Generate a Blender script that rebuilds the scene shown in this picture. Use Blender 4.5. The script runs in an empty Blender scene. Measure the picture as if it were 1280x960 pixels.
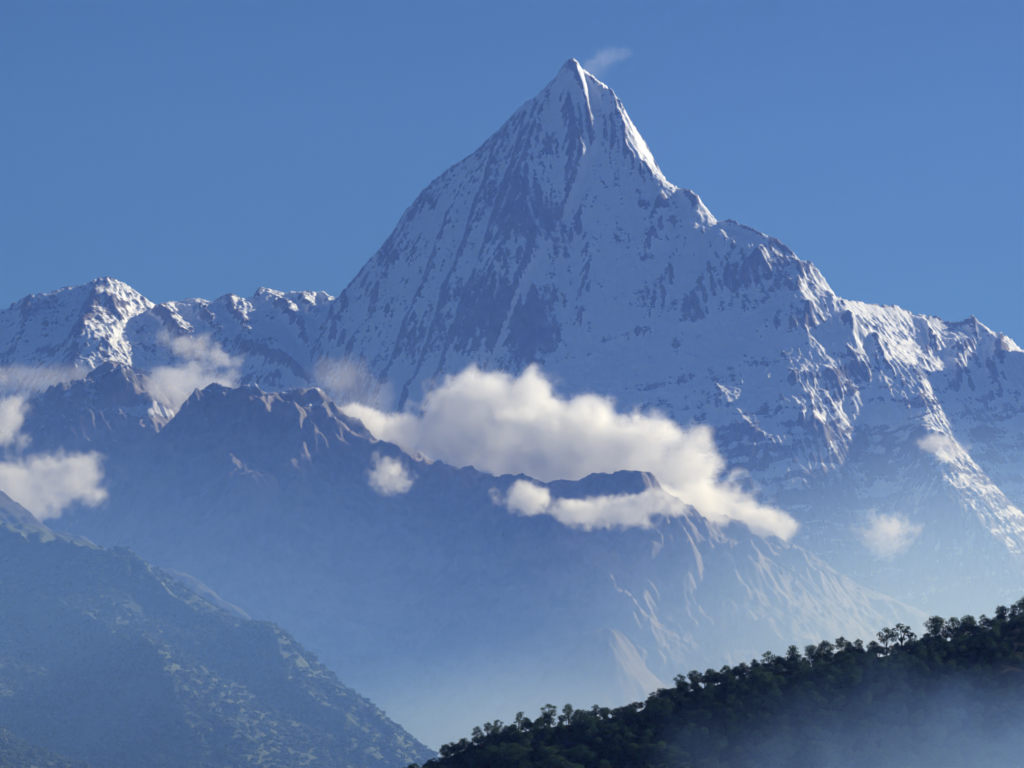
import bpy, math, random, time
import numpy as np
from mathutils import Vector

T0 = time.time()
S = bpy.context.scene
COL = S.collection
R = math.radians
rng = np.random.default_rng(7)
random.seed(7)

# ------------------------------------------------------------------ camera
FOC = 5212.0                 # focal length in pixels of the 1280 px wide photograph
PITCH = R(7.6)
cam_d = bpy.data.cameras.new('camera')
cam = bpy.data.objects.new('camera', cam_d)
COL.objects.link(cam)
cam.location = (0, 0, 0)
cam.rotation_euler = (math.pi / 2 + PITCH, 0, 0)
cam_d.sensor_width = 36.0
cam_d.lens = 36.0 * FOC / 1280.0
cam_d.clip_start = 1.0
cam_d.clip_end = 200000.0
S.camera = cam

# ------------------------------------------------------------------ sky and sun
SUN_EL, SUN_AZ = R(24.0), R(38.0)      # azimuth: from +x (right) towards +y (away from the camera)
sun_dir = Vector((math.cos(SUN_EL) * math.cos(SUN_AZ), math.cos(SUN_EL) * math.sin(SUN_AZ), math.sin(SUN_EL)))
world = bpy.data.worlds.new('World')
S.world = world
world.use_nodes = True
wn, wl = world.node_tree.nodes, world.node_tree.links
bg = wn['Background']
sky = wn.new('ShaderNodeTexSky')
sky.sky_type = 'NISHITA'
sky.sun_disc = False
sky.sun_elevation = SUN_EL
sky.sun_rotation = math.pi / 2 - SUN_AZ
sky.altitude = 1500
sky.air_density = 1.0
sky.dust_density = 0.2
sky.ozone_density = 3.0
tint = wn.new('ShaderNodeMix'); tint.data_type = 'RGBA'; tint.blend_type = 'MULTIPLY'
tint.inputs['Factor'].default_value = 1.0
tint.inputs['B'].default_value = (0.25, 0.43, 0.66, 1)
wl.new(sky.outputs['Color'], tint.inputs['A'])
wl.new(tint.outputs['Result'], bg.inputs['Color'])
bg.inputs['Strength'].default_value = 0.057

sun_d = bpy.data.lights.new('sun', 'SUN')
sun_d.energy = 5.0
sun_d.angle = R(0.5)
sun_d.color = (1.0, 0.965, 0.94)
sun = bpy.data.objects.new('sun', sun_d)
COL.objects.link(sun)
sun.rotation_euler = sun_dir.to_track_quat('Z', 'Y').to_euler()

S.view_settings.view_transform = 'Standard'
S.view_settings.look = 'None'
S.view_settings.exposure = 0.3
S.view_settings.gamma = 1.0
S.render.engine = 'CYCLES'
cy = S.cycles
cy.use_denoising = True
cy.max_bounces = 10
cy.diffuse_bounces = 2
cy.glossy_bounces = 1
cy.transmission_bounces = 2
cy.transparent_max_bounces = 8
cy.volume_bounces = 7
cy.use_adaptive_sampling = True
cy.adaptive_threshold = 0.01

HAZE_DENSITY = 1.65e-5
HAZE_COLOR = (0.15, 0.31, 1.0, 1)

# ------------------------------------------------------------------ helpers
def at(px, py, Y):
    """World point seen at pixel (px, py) of the photograph, at distance Y in front of the camera."""
    a = (np.asarray(px, float) - 640) / FOC
    b = (480 - np.asarray(py, float)) / FOC
    dy = math.cos(PITCH) - b * math.sin(PITCH)
    dz = math.sin(PITCH) + b * math.cos(PITCH)
    Y = np.asarray(Y, float)
    return np.stack([a / dy * Y, Y + 0 * a, dz / dy * Y], -1)

_pr = np.random.default_rng(99)
PERM = _pr.permutation(4096).astype(np.int32)
GA = _pr.uniform(0, 2 * math.pi, 4096)
GC, GS = np.cos(GA).astype(np.float32), np.sin(GA).astype(np.float32)

def perlin(x, y, seed=0):
    xi, yi = np.floor(x), np.floor(y)
    fx, fy = (x - xi).astype(np.float32), (y - yi).astype(np.float32)
    xi = xi.astype(np.int32) + seed * 53; yi = yi.astype(np.int32) + seed * 19
    u = fx * fx * fx * (fx * (fx * 6 - 15) + 10)
    v = fy * fy * fy * (fy * (fy * 6 - 15) + 10)
    def corner(dx, dy):
        k = PERM[(PERM[(xi + dx) & 4095] + yi + dy) & 4095]
        return GC[k] * (fx - dx) + GS[k] * (fy - dy)
    a, b, c, d = corner(0, 0), corner(1, 0), corner(0, 1), corner(1, 1)
    n0 = a + (b - a) * u
    n1 = c + (d - c) * u
    return (n0 + (n1 - n0) * v) * np.float32(1.5)

def fbm(x, y, sc, octv, seed=0, gain=0.5, ridged=False):
    r = np.zeros_like(x); a = 1.0; tot = 0.0
    for o in range(octv):
        n = perlin(x / sc + 17.3 * o, y / sc - 9.1 * o, seed + o)
        if ridged:
            n = 1 - 2 * np.abs(n)
            n = n * np.abs(n)
        r += a * n; tot += a
        a *= gain; sc *= 0.5
    return r / tot

def poly_dist(X, Y, pts, val=None, sided=False):
    """distance to a polyline in plan, and VAL interpolated along it"""
    best = np.full(X.shape, 1e18); bv = np.zeros(X.shape); side = np.ones(X.shape)
    for i in range(len(pts) - 1):
        ax, ay = pts[i][0], pts[i][1]
        bx, by = pts[i + 1][0], pts[i + 1][1]
        ex, ey = bx - ax, by - ay
        L = ex * ex + ey * ey + 1e-9
        t = np.clip(((X - ax) * ex + (Y - ay) * ey) / L, 0, 1)
        dx, dy = X - ax - t * ex, Y - ay - t * ey
        d = dx * dx + dy * dy
        m = d < best
        best = np.where(m, d, best)
        if sided: side = np.where(m, np.sign(dx + 1e-6), side)
        if val is not None:
            bv = np.where(m, val[i] + t * (val[i + 1] - val[i]), bv)
    if sided: return np.sqrt(best), bv, side
    return np.sqrt(best), bv

def rbf_fit(P, smooth=0.0):
    n = len(P)
    c = P[:, :2].mean(0); s = 1000.0
    q = (P[:, :2] - c) / s
    D = np.sqrt(((q[:, None] - q[None]) ** 2).sum(-1))
    A = np.zeros((n + 3, n + 3))
    A[:n, :n] = D - smooth * np.eye(n)
    A[:n, n] = A[n, :n] = 1
    A[:n, n + 1:] = q; A[n + 1:, :n] = q.T
    b = np.concatenate([P[:, 2], [0, 0, 0]])
    w = np.linalg.lstsq(A, b, rcond=None)[0]
    def f(X, Y):
        x = (X - c[0]) / s; y = (Y - c[1]) / s
        r = w[n] + w[n + 1] * x + w[n + 2] * y
        for i in range(n):
            r = r + w[i] * np.hypot(x - q[i, 0], y - q[i, 1])
        return r
    return f

def bilin(H, gx, gy):
    ny, nx = H.shape
    gx = np.clip(gx, 0, nx - 1.001); gy = np.clip(gy, 0, ny - 1.001)
    ix = gx.astype(int); iy = gy.astype(int)
    fx = gx - ix; fy = gy - iy
    return (H[iy, ix] * (1 - fx) + H[iy, ix + 1] * fx) * (1 - fy) + (H[iy + 1, ix] * (1 - fx) + H[iy + 1, ix + 1] * fx) * fy

def blur(H, n=1):
    for _ in range(n):
        P = np.pad(H, 1, mode='edge')
        H = (P[:-2, 1:-1] + P[2:, 1:-1] + P[1:-1, :-2] + P[1:-1, 2:] + 4 * P[1:-1, 1:-1]) / 8
    return H

def erode(H, res, batches=6, drops=30000, steps=45, seed=1, cap=4.0, er=0.3, dep=0.3, inertia=0.1, limit=25.0):
    """rain drops running down the height field: cuts gullies, leaves fans"""
    g = np.random.default_rng(seed)
    H = H / res
    H0 = H.copy()
    ny, nx = H.shape
    N = ny * nx
    for b in range(batches):
        x = g.uniform(1, nx - 2.01, drops); y = g.uniform(1, ny - 2.01, drops)
        dx = np.zeros(drops); dy = np.zeros(drops)
        sp = np.ones(drops); wa = np.ones(drops); sed = np.zeros(drops)
        for s in range(steps):
            ix = x.astype(int); iy = y.astype(int)
            fx = x - ix; fy = y - iy
            k = iy * nx + ix
            Hf = H.ravel()
            a, bb, c, d = Hf[k], Hf[k + 1], Hf[k + nx], Hf[k + nx + 1]
            gx = (bb - a) * (1 - fy) + (d - c) * fy
            gy = (c - a) * (1 - fx) + (d - bb) * fx
            h = (a * (1 - fx) + bb * fx) * (1 - fy) + (c * (1 - fx) + d * fx) * fy
            dx = dx * inertia - gx * (1 - inertia); dy = dy * inertia - gy * (1 - inertia)
            l = np.hypot(dx, dy) + 1e-9
            dx /= l; dy /= l
            x2 = np.clip(x + dx, 1, nx - 2.01); y2 = np.clip(y + dy, 1, ny - 2.01)
            jx = x2.astype(int); jy = y2.astype(int)
            hx = x2 - jx; hy = y2 - jy
            j = jy * nx + jx
            h2 = (Hf[j] * (1 - hx) + Hf[j + 1] * hx) * (1 - hy) + (Hf[j + nx] * (1 - hx) + Hf[j + nx + 1] * hx) * hy
            dh = h2 - h
            c_ = np.maximum(-dh, 0.02) * sp * wa * cap * 0.25
            amt = np.where(dh > 0, np.minimum(dh, sed), np.where(sed > c_, (sed - c_) * dep, -np.minimum((c_ - sed) * er, -dh)))
            w4 = [(k, (1 - fx) * (1 - fy)), (k + 1, fx * (1 - fy)), (k + nx, (1 - fx) * fy), (k + nx + 1, fx * fy)]
            delta = np.zeros(N)
            for kk, ww in w4:
                delta += np.bincount(kk, weights=amt * ww, minlength=N)
            delta = np.clip(delta, -0.08, 0.08)
            H = H + delta.reshape(ny, nx)
            sed = sed - amt
            sp = np.sqrt(np.clip(sp * sp - dh * 2.0, 0.05, 16))
            wa *= 0.97
            x, y = x2, y2
        H = np.clip(H, H0 - limit / res, H0 + limit / res)
    return H * res

def grid_mesh(name, V, nr, nc, attrs=None):
    """V (nr, nc, 3) vertices -> a mesh of quads"""
    me = bpy.data.meshes.new(name)
    me.vertices.add(nr * nc)
    me.vertices.foreach_set('co', V.astype(np.float32).ravel())
    i = np.arange(nr * nc).reshape(nr, nc)
    q = np.stack([i[:-1, :-1], i[:-1, 1:], i[1:, 1:], i[1:, :-1]], -1).reshape(-1, 4)
    me.loops.add(q.size); me.polygons.add(len(q))
    me.loops.foreach_set('vertex_index', q.astype(np.int32).ravel())
    me.polygons.foreach_set('loop_start', np.arange(0, q.size, 4, dtype=np.int32))
    me.polygons.foreach_set('use_smooth', np.ones(len(q), bool))
    for k, a in (attrs or {}).items():
        at_ = me.attributes.new(k, 'FLOAT', 'POINT')
        at_.data.foreach_set('value', a.astype(np.float32).ravel())
    me.update()
    return me

def link(name, me, mat, kind=None, parent=None):
    o = bpy.data.objects.new(name, me)
    COL.objects.link(o)
    if mat is not None:
        me.materials.append(mat)
    if kind: o['kind'] = kind
    if parent: o.parent = parent
    return o

# -- material helpers
def new_mat(name):
    m = bpy.data.materials.new(name); m.use_nodes = True
    nt = m.node_tree; nt.nodes.clear()
    out = nt.nodes.new('ShaderNodeOutputMaterial')
    return m, nt, out

def N(nt, t, **kw):
    n = nt.nodes.new(t)
    for k, v in kw.items():
        setattr(n, k, v)
    return n

def mth(nt, op, a, b=None, c=None, clamp=False):
    n = nt.nodes.new('ShaderNodeMath'); n.operation = op; n.use_clamp = clamp
    for i, v in enumerate((a, b, c)):
        if v is None: continue
        if isinstance(v, (int, float)): n.inputs[i].default_value = v
        else: nt.links.new(v, n.inputs[i])
    return n.outputs[0]

def noise_n(nt, vec, scale, detail=4, rough=0.55):
    n = nt.nodes.new('ShaderNodeTexNoise')
    n.inputs['Scale'].default_value = scale
    n.inputs['Detail'].default_value = detail
    n.inputs['Roughness'].default_value = rough
    nt.links.new(vec, n.inputs['Vector'])
    return n.outputs['Fac']

def mixc(nt, f, a, b):
    n = nt.nodes.new('ShaderNodeMix'); n.data_type = 'RGBA'
    for s, v in (('Factor', f), ('A', a), ('B', b)):
        if isinstance(v, (int, float)): n.inputs[s].default_value = v
        elif isinstance(v, tuple): n.inputs[s].default_value = (*v, 1)
        else: nt.links.new(v, n.inputs[s])
    return n.outputs['Result']

def ramp(nt, f, lo, hi):
    n = nt.nodes.new('ShaderNodeMapRange'); n.clamp = True; n.interpolation_type = 'SMOOTHSTEP'
    n.inputs['From Min'].default_value = lo; n.inputs['From Max'].default_value = hi
    nt.links.new(f, n.inputs['Value'])
    return n.outputs['Result']

def terrain_mat(name, rock_a, rock_b, cover_a, cover_b, fine=0.02, edge=0.12, bump=6.0, cover_attr='cover', cbreak=1.7):
    """rock or earth, with snow or scrub lying where the attribute says"""
    m, nt, out = new_mat(name)
    geo = N(nt, 'ShaderNodeNewGeometry')
    pos = geo.outputs['Position']
    at_ = N(nt, 'ShaderNodeAttribute', attribute_name=cover_attr)
    n1 = noise_n(nt, pos, fine, 6, 0.65)
    n2 = noise_n(nt, pos, fine * 0.15, 5, 0.6)
    cov = mth(nt, 'ADD', at_.outputs['Fac'], mth(nt, 'MULTIPLY', mth(nt, 'SUBTRACT', n1, 0.5), cbreak))
    cov = ramp(nt, cov, 0.5 - edge, 0.5 + edge)
    rock = mixc(nt, ramp(nt, n2, 0.35, 0.65), rock_a, rock_b)
    cc = mixc(nt, ramp(nt, n2, 0.35, 0.65), cover_a, cover_b)
    col = mixc(nt, cov, rock, cc)
    bs = N(nt, 'ShaderNodeBsdfPrincipled')
    bs.inputs['Roughness'].default_value = 0.85
    bs.inputs['Specular IOR Level'].default_value = 0.2
    nt.links.new(col, bs.inputs['Base Color'])
    b = N(nt, 'ShaderNodeBump'); b.inputs['Distance'].default_value = bump
    b.inputs['Strength'].default_value = 0.6
    nt.links.new(n1, b.inputs['Height'])
    nt.links.new(b.outputs['Normal'], bs.inputs['Normal'])
    nt.links.new(bs.outputs[0], out.inputs['Surface'])
    return m

class Land:
    """one body of terrain: a height field on a regular plan grid, cut into a mesh fine enough for the lens"""
    def __init__(self, x0, x1, y0, y1, res):
        self.x0, self.y0, self.res = x0, y0, res
        self.nx = int((x1 - x0) / res) + 1; self.ny = int((y1 - y0) / res) + 1
        self.xs = x0 + np.arange(self.nx) * res; self.ys = y0 + np.arange(self.ny) * res
        self.X, self.Y = np.meshgrid(self.xs, self.ys)
    def base(self, P, sub=4, smooth=0.0):
        f = rbf_fit(P, smooth)
        xs = self.x0 + np.arange(self.nx // sub + 3) * self.res * sub
        ys = self.y0 + np.arange(self.ny // sub + 3) * self.res * sub
        X, Y = np.meshgrid(xs, ys)
        Hc = f(X, Y)
        self.H = bilin(Hc, (self.X - self.x0) / (self.res * sub), (self.Y - self.y0) / (self.res * sub))
        self.H = blur(self.H, 3)
    def crest(self, pts, kf, kb=None, power=1.0, cap=None):
        """a ridge line: height falls off with slope kf in front of it and kb behind"""
        pts = np.asarray(pts)
        d, z = poly_dist(self.X, self.Y, pts, pts[:, 2])
        yc = np.interp(self.X, pts[:, 0], pts[:, 1]) if np.all(np.diff(pts[:, 0]) > 0) else None
        k = kf
        if kb is not None and yc is not None:
            k = np.where(self.Y > yc, kb, kf)
        t = z - k * d ** power
        self.H = np.maximum(self.H, t)
    def clip_to(self, pts, k):
        """nothing rises above the crest line"""
    def hit(self, px, py):
        """where the line of sight of a photograph pixel first meets the land"""
        Ys = np.linspace(self.ys[0], self.ys[-1], 1500)
        p = at(px, py, Ys)
        h = self.sample(p[:, 0], p[:, 1])
        i = np.argmax(h >= p[:, 2])
        if h[i] < p[i, 2]:
            return None
        return np.array([p[i, 0], p[i, 1], h[i]])
    def rib(self, pix, lift, width, power=1.0, taper=True, right=None):
        """a rib (lift > 0) or gully (lift < 0) running through these pixels of the face"""
        pts = [self.hit(*q) for q in pix]
        pts = [q for q in pts if q is not None]
        if len(pts) < 2: return
        n = len(pts)
        l = np.ones(n) if not taper else np.array([0.5] + [1.0] * (n - 2) + [0.3])
        wob = fbm(self.X, self.Y, 260, 3, 91)
        wob2 = fbm(self.X, self.Y, 260, 3, 57)
        d, v, sd = poly_dist(self.X + 45 * wob, self.Y + 45 * wob2, pts, l, True)
        if right:       # an uneven rib: its right flank lies back, its left one is steep
            width = np.where(sd > 0, right, width)
        self.H = self.H + lift * v * np.clip(1 - d / width, 0, 1) ** power
    def sample(self, x, y, H=None):
        H = self.H if H is None else H
        return bilin(H, (x - self.x0) / self.res, (y - self.y0) / self.res)
    def slope(self, n=2):
        gy, gx = np.gradient(blur(self.H, n), self.res)
        return np.hypot(gx, gy), gx, gy
    def mesh(self, name, nc, rows, az0, az1, mat, detail=None, attrs=None, kind='structure'):
        """rows: distances from the camera; columns fan out so that every part of the face gets the same share"""
        t = np.tan(np.linspace(az0, az1, nc))
        Yr = np.asarray(rows)
        X = Yr[:, None] * t[None, :]; Y = np.repeat(Yr[:, None], nc, 1)
        Z = self.sample(X, Y)
        if detail is not None:
            Z = Z + detail(X, Y, Z)
        at_ = {k: f(X, Y, Z) for k, f in (attrs or {}).items()}
        me = grid_mesh(name, np.stack([X, Y, Z], -1), len(Yr), nc, at_)
        return link(name, me, mat, kind)

def crest_pts(L, n=None, jag=0.0, seed=3):
    """[(px, py, Y)...] -> densely resampled 3D crest"""
    L = np.asarray(L, float)
    px = np.arange(L[0, 0], L[-1, 0] + 0.1, 4.0)
    py = np.interp(px, L[:, 0], L[:, 1]); Y = np.interp(px, L[:, 0], L[:, 2])
    if jag:
        py = py + jag * fbm(px, px * 0, 22, 4, seed, 0.6) 
    return at(px, py, Y)

# ------------------------------------------------------------------ ground
def ground():
    m, nt, out = new_mat('valley_ground')
    geo = N(nt, 'ShaderNodeNewGeometry')
    n = noise_n(nt, geo.outputs['Position'], 0.004, 8, 0.6)
    bs = N(nt, 'ShaderNodeBsdfPrincipled'); bs.inputs['Roughness'].default_value = 1
    nt.links.new(mixc(nt, n, (0.035, 0.05, 0.02), (0.08, 0.075, 0.04)), bs.inputs['Base Color'])
    nt.links.new(bs.outputs[0], out.inputs['Surface'])
    me = bpy.data.meshes.new('ground')
    s = 60000
    me.from_pydata([(-s, -s, -60), (s, -s, -60), (s, s, -60), (-s, s, -60)], [], [(0, 1, 2, 3)])
    link('ground', me, m, 'structure')
ground()

# ------------------------------------------------------------------ the snow mountain and its ranges
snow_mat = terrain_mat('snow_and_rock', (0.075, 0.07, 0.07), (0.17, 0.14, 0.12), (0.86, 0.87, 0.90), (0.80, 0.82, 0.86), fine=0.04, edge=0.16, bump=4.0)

SKY = [(-160, 380, 30100), (-60, 400, 30079), (0, 392, 30067), (17, 388, 30063), (21, 379, 30063), (34, 370, 30060), (48, 376, 30057), (60, 372, 30055), (75, 361, 30052),
       (90, 357, 30048), (110, 357, 30044), (128, 352, 30041), (137, 349, 30039), (148, 352, 30037), (160, 357, 30034),
       (172, 367, 30032), (185, 378, 30029), (200, 389, 30026), (215, 381, 30023), (240, 378, 30018), (262, 382, 30013),
       (275, 377, 30011), (292, 372, 30007), (305, 379, 30005), (320, 374, 30002), (330, 360, 30000), (345, 364, 29955),
       (362, 369, 29904), (380, 366, 29850), (402, 368, 29678), (425, 372, 29500), (440, 363, 29264), (452, 352, 29075),
       (460, 341, 28950), (475, 322, 28700), (490, 300, 28650), (503, 278, 28600), (515, 255, 28500), (525, 241, 28450),
       (540, 227, 28400), (560, 211, 28350), (580, 198, 28300), (600, 184, 28250), (615, 168, 28200), (630, 156, 28200),
       (645, 138, 28150), (655, 128, 28100), (668, 122, 28100), (680, 110, 28050), (695, 95, 28000), (704, 81, 28000),
       (713, 71, 28000), (718, 71, 28000), (726, 84, 28010), (740, 94, 28030), (752, 102, 28040), (759, 109, 28050), (765, 120, 28060),
       (773, 132, 28070), (785, 146, 28080), (796, 160, 28090), (806, 177, 28090), (816, 196, 28090), (826, 213, 28060), (832, 224, 27650),
       (845, 232, 27500), (860, 236, 27420), (870, 240, 27380), (880, 256, 27360), (890, 269, 27340), (898, 278, 27300),
       (910, 272, 27250), (925, 280, 27200), (940, 285, 27150), (955, 292, 27100), (970, 296, 27080), (985, 310, 27040),
       (1000, 325, 27000), (1012, 327, 26980), (1020, 336, 26960), (1028, 346, 26940), (1036, 358, 26930), (1046, 371, 26930), (1060, 375, 27000),
       (1080, 379, 27150), (1100, 381, 27300), (1120, 382, 27420), (1132, 387, 27480), (1145, 394, 27520), (1158, 396, 27560), (1166, 394, 27580),
       (1180, 401, 27600), (1192, 403, 27620), (1205, 402, 27640), (1215, 393, 27650), (1228, 404, 27660), (1240, 416, 27680),
       (1252, 415, 27700), (1265, 425, 27700), (1280, 437, 27720), (1310, 440, 27760), (1350, 380, 27800), (1400, 335, 27800), (1440, 345, 27850), (1500, 420, 27900), (1580, 480, 27900)]  # last points: unseen high crest right of frame, added to shade the bench

def build_mountain():
    res = 13.0
    L = Land(-4900, 5300, 22300, 33000, res)
    ctrl = []
    A = lambda *l: ctrl.extend(at(*q) for q in l)
    sk = crest_pts(SKY)
    for q in sk[::12]:
        ctrl.append(q - np.array([0, 0, 25.0]))
        ctrl.append(q + np.array([q[0] * 0.05, 900, -0.9 * 900 * 1.0]))
        ctrl.append(q + np.array([q[0] * 0.1, 2300, -1700.0]))
    # the face, column by column: (pixel row, steepness down to it)
    def column(px, steps):
        q = at(px, np.interp(px, [k[0] for k in SKY], [k[1] for k in SKY]), np.interp(px, [k[0] for k in SKY], [k[2] for k in SKY]))
        for py, sl in steps:
            e = at(px, py, 1.0)[2]
            Yn = (q[2] - sl * q[1]) / (e - sl)
            n = at(px, py, Yn)
            if abs(q[1] - n[1]) > 500:
                ctrl.append((q + n) / 2)
            ctrl.append(n); q = n
    for px, s1 in ((-150, .42), (-60, .42), (20, .42), (90, .42), (137, .42), (185, .38), (240, .35), (300, .33), (345, .33), (385, .38), (415, .42), (440, .5), (458, .75)):
        column(px, [(430, s1), (500, 0.60), (560, 0.9), (660, 0.9)])
    column(480, [(420, 1.15), (475, .95), (520, .65), (620, .8)])
    column(530, [(350, 1.35), (440, 1.2), (500, .7), (620, .8)])
    for px, rows_ in ((590, [(300, 27500), (400, 27000), (480, 26450), (540, 25800), (640, 24900)]),
                      (650, [(250, 27550), (360, 26950), (470, 26250), (530, 25600), (640, 24700)]),
                      (715, [(150, 27700), (250, 27250), (350, 26800), (440, 26300), (500, 25720)]),
                      (780, [(250, 27400), (350, 26850), (440, 26300), (500, 25720)]),
                      (850, [(330, 26950), (440, 26200), (500, 25720)]),
                      (930, [(385, 26620), (440, 26280), (500, 25800)]),
                      (1000, [(390, 26600), (450, 26200), (500, 25850)]),
                      (1050, [(420, 26520), (480, 26150)]), (1100, [(430, 26780)])):
        for py, Yq in rows_:
            ctrl.append(at(px, py, Yq))
        if px >= 715:           # cliffs and steep ice below the glacier shelf
            q = ctrl[-1]
            for py in (560, 620, 690, 760, 830):
                e = at(px, py, 1.0)[2]
                q = at(px, py, (q[2] - 0.96 * q[1]) / (e - 0.96))
                ctrl.append(q)
    column(1160, [(430, 1.0), (455, .9)])
    column(1220, [(450, 1.0), (520, .8), (555, .8)])
    column(1275, [(480, 1.0), (560, .8), (620, .8)])
    column(1380, [(560, .9), (650, .8)])
    A((1132, 462, 26500), (1180, 522, 26250), (1230, 582, 26050), (1290, 655, 25800), (1400, 760, 25500), (1148, 540, 25800), (1165, 580, 25430), (1170, 602, 25230), (1185, 645, 24930), (1240, 700, 24650), (1290, 745, 24450), (1190, 720, 24700), (1280, 820, 23800))
    for x in np.linspace(-4800, 4800, 7):
        ctrl.append(np.array([x, 22000, 300.0]))
        ctrl.append(np.array([x * 1.1, 33400, 1500.0]))
    L.base(np.array(ctrl), smooth=0.0)
    # keep the land below the skyline
    cx, cyy, cz = sk[:, 0], sk[:, 1], sk[:, 2]
    yc = np.interp(L.X, cx, cyy); zc = np.interp(L.X, cx, cz)
    dy = np.abs(L.Y - yc)
    cap = zc - 0.25 * dy
    L.H = np.where(dy < 1500, np.minimum(L.H, cap), L.H)
    skj = crest_pts(SKY, jag=2.5)
    L.crest(skj, 1.35, 1.1)
    # ribs: buttresses, spurs and gullies of the face, traced where the photograph shows them
    rb = L.rib
    rb([(712, 76), (716, 92), (724, 112), (730, 128)], 60, 75)
    rb([(728, 92), (742, 108), (752, 118)], 30, 60)
    rb([(740, 100), (750, 108), (764, 128), (780, 165), (779, 195), (797, 222), (828, 226)], 95, 170)
    rb([(866, 242), (872, 262), (893, 280)], 60, 120)
    rb([(1008, 330), (1012, 350), (1030, 372)], 60, 110)
    rb([(700, 90), (670, 150), (650, 230), (650, 290), (620, 350), (590, 430)], 70, 260)
    rb([(640, 150), (600, 230), (560, 300), (520, 400)], 55, 240)
    rb([(655, 290), (660, 350), (690, 420), (680, 470)], 110, 260)
    rb([(600, 360), (640, 400), (670, 470)], 90, 200)
    rb([(520, 250), (500, 330), (480, 420)], 50, 200)
    rb([(705, 250), (700, 330), (705, 400), (700, 455)], -90, 170)
    rb([(780, 250), (740, 330), (725, 400), (715, 470)], 60, 150)
    rb([(830, 250), (800, 330), (770, 390), (735, 450)], 70, 180)
    rb([(860, 300), (830, 360), (800, 430), (790, 465)], 90, 180)
    rb([(900, 300), (880, 360), (850, 420), (835, 480)], 80, 160)
    rb([(960, 310), (930, 350), (880, 420)], 60, 140)
    rb([(1000, 335), (990, 390), (950, 430), (900, 480)], 80, 150)
    rb([(1040, 380), (1005, 412), (960, 460)], 70, 120)
    rb([(1052, 385), (1062, 420), (1068, 455)], 90, 110)
    rb([(1060, 400), (1090, 430), (1112, 465)], 80, 100)
    rb([(1060, 375), (1100, 420), (1135, 455)], 60, 120)
    rb([(990, 480), (1035, 485), (1060, 500)], 60, 110)
    rb([(1010, 520), (1030, 560), (1040, 600)], 90, 150)
    rb([(1105, 540), (1110, 570), (1100, 600)], 70, 110)
    rb([(900, 500), (940, 560), (930, 620)], 60, 160)
    rb([(1135, 462), (1152, 500), (1165, 560), (1168, 600), (1185, 635), (1240, 680), (1290, 730)], 50, 160)
    rb([(1155, 400), (1160, 430), (1150, 470)], 70, 110)
    rb([(1215, 396), (1200, 440), (1190, 480)], 110, 150)
    rb([(1250, 418), (1250, 450), (1262, 500)], 110, 150)
    rb([(1232, 420), (1222, 460), (1215, 500)], -80, 90)
    # left ranges
    rr = lambda p, l, w, r: L.rib(p, l * 0.72, w, right=r)
    rr([(702, 86), (697, 108), (700, 140)], 90, 40, 130)
    rr([(714, 78), (722, 98), (733, 124)], 70, 35, 90)
    rr([(137, 352), (122, 390), (104, 430), (88, 470)], 200, 120, 230)
    rr([(160, 358), (185, 385), (213, 414), (235, 440)], 130, 60, 150)
    rr([(240, 382), (258, 398), (276, 425)], 90, 45, 120)
    rr([(278, 379), (292, 395), (312, 425)], 110, 45, 140)
    rr([(330, 362), (348, 388), (378, 424), (395, 450)], 170, 60, 190)
    rr([(366, 371), (392, 402), (420, 440), (445, 460)], 130, 50, 150)
    rr([(395, 369), (412, 390), (430, 415)], 80, 40, 110)
    rr([(420, 373), (432, 392), (446, 415)], 70, 40, 100)
    rr([(448, 358), (462, 380), (480, 420)], 90, 60, 120)
    rr([(300, 430), (325, 450), (372, 482), (400, 500)], 120, 60, 170)
    rr([(395, 455), (440, 490), (495, 530)], 120, 70, 190)
    rr([(130, 465), (180, 480), (225, 502)], 90, 50, 150)
    rr([(60, 470), (100, 480), (140, 500)], 70, 50, 150)
    rr([(40, 378), (32, 420), (14, 470)], 90, 70, 180)
    rr([(75, 362), (62, 400), (50, 440)], 60, 60, 120)
    L.H = np.where(dy < 1500, np.minimum(L.H, zc - 0.18 * dy), L.H)
    sb, _, _ = L.slope(8)
    steep = np.clip((sb - 0.72) / 0.4, 0.12, 1)
    # roughness: broad, then finer, smaller near the crest line
    dcr, _ = poly_dist(L.X, L.Y, sk[::3])
    near = np.clip(dcr / 220.0, 0.12, 1)
    wx = fbm(L.X, L.Y, 700, 3, 11) * 160; wy = fbm(L.X, L.Y, 700, 3, 12) * 160
    leftm = np.clip((-700 - L.X) / 500, 0, 1)
    L.H += near * leftm * 26 * fbm(L.X + wx, L.Y + wy, 190, 5, 23, 0.6, True)
    L.H += near * (0.45 + 0.55 * steep) * 70 * fbm(L.X + wx, L.Y + wy, 620, 6, 21, 0.5, True)
    # fluting that runs down the fall line of the main face
    fl = fbm((L.X + wx) / 1.0, (L.Y + wy) / 4.5, 120, 4, 31, 0.55, True)
    L.H += near * steep * 52 * fl * np.clip(0.55 + 1.3 * fbm(L.X, L.Y, 900, 2, 33), 0.1, 1)
    print('pre-erode', time.time() - T0)
    e = erode(L.H, res, batches=8, drops=60000, steps=60, seed=3, limit=45)
    L.H = L.H + near * (0.35 + 0.65 * steep) * (e - L.H)
    print('eroded', time.time() - T0)
    s, gx, gy = L.slope(1)
    s3 = blur(s, 3)
    cv = blur(L.H, 10) - L.H; cv2 = blur(blur(L.H, 30) - L.H, 2)
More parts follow.
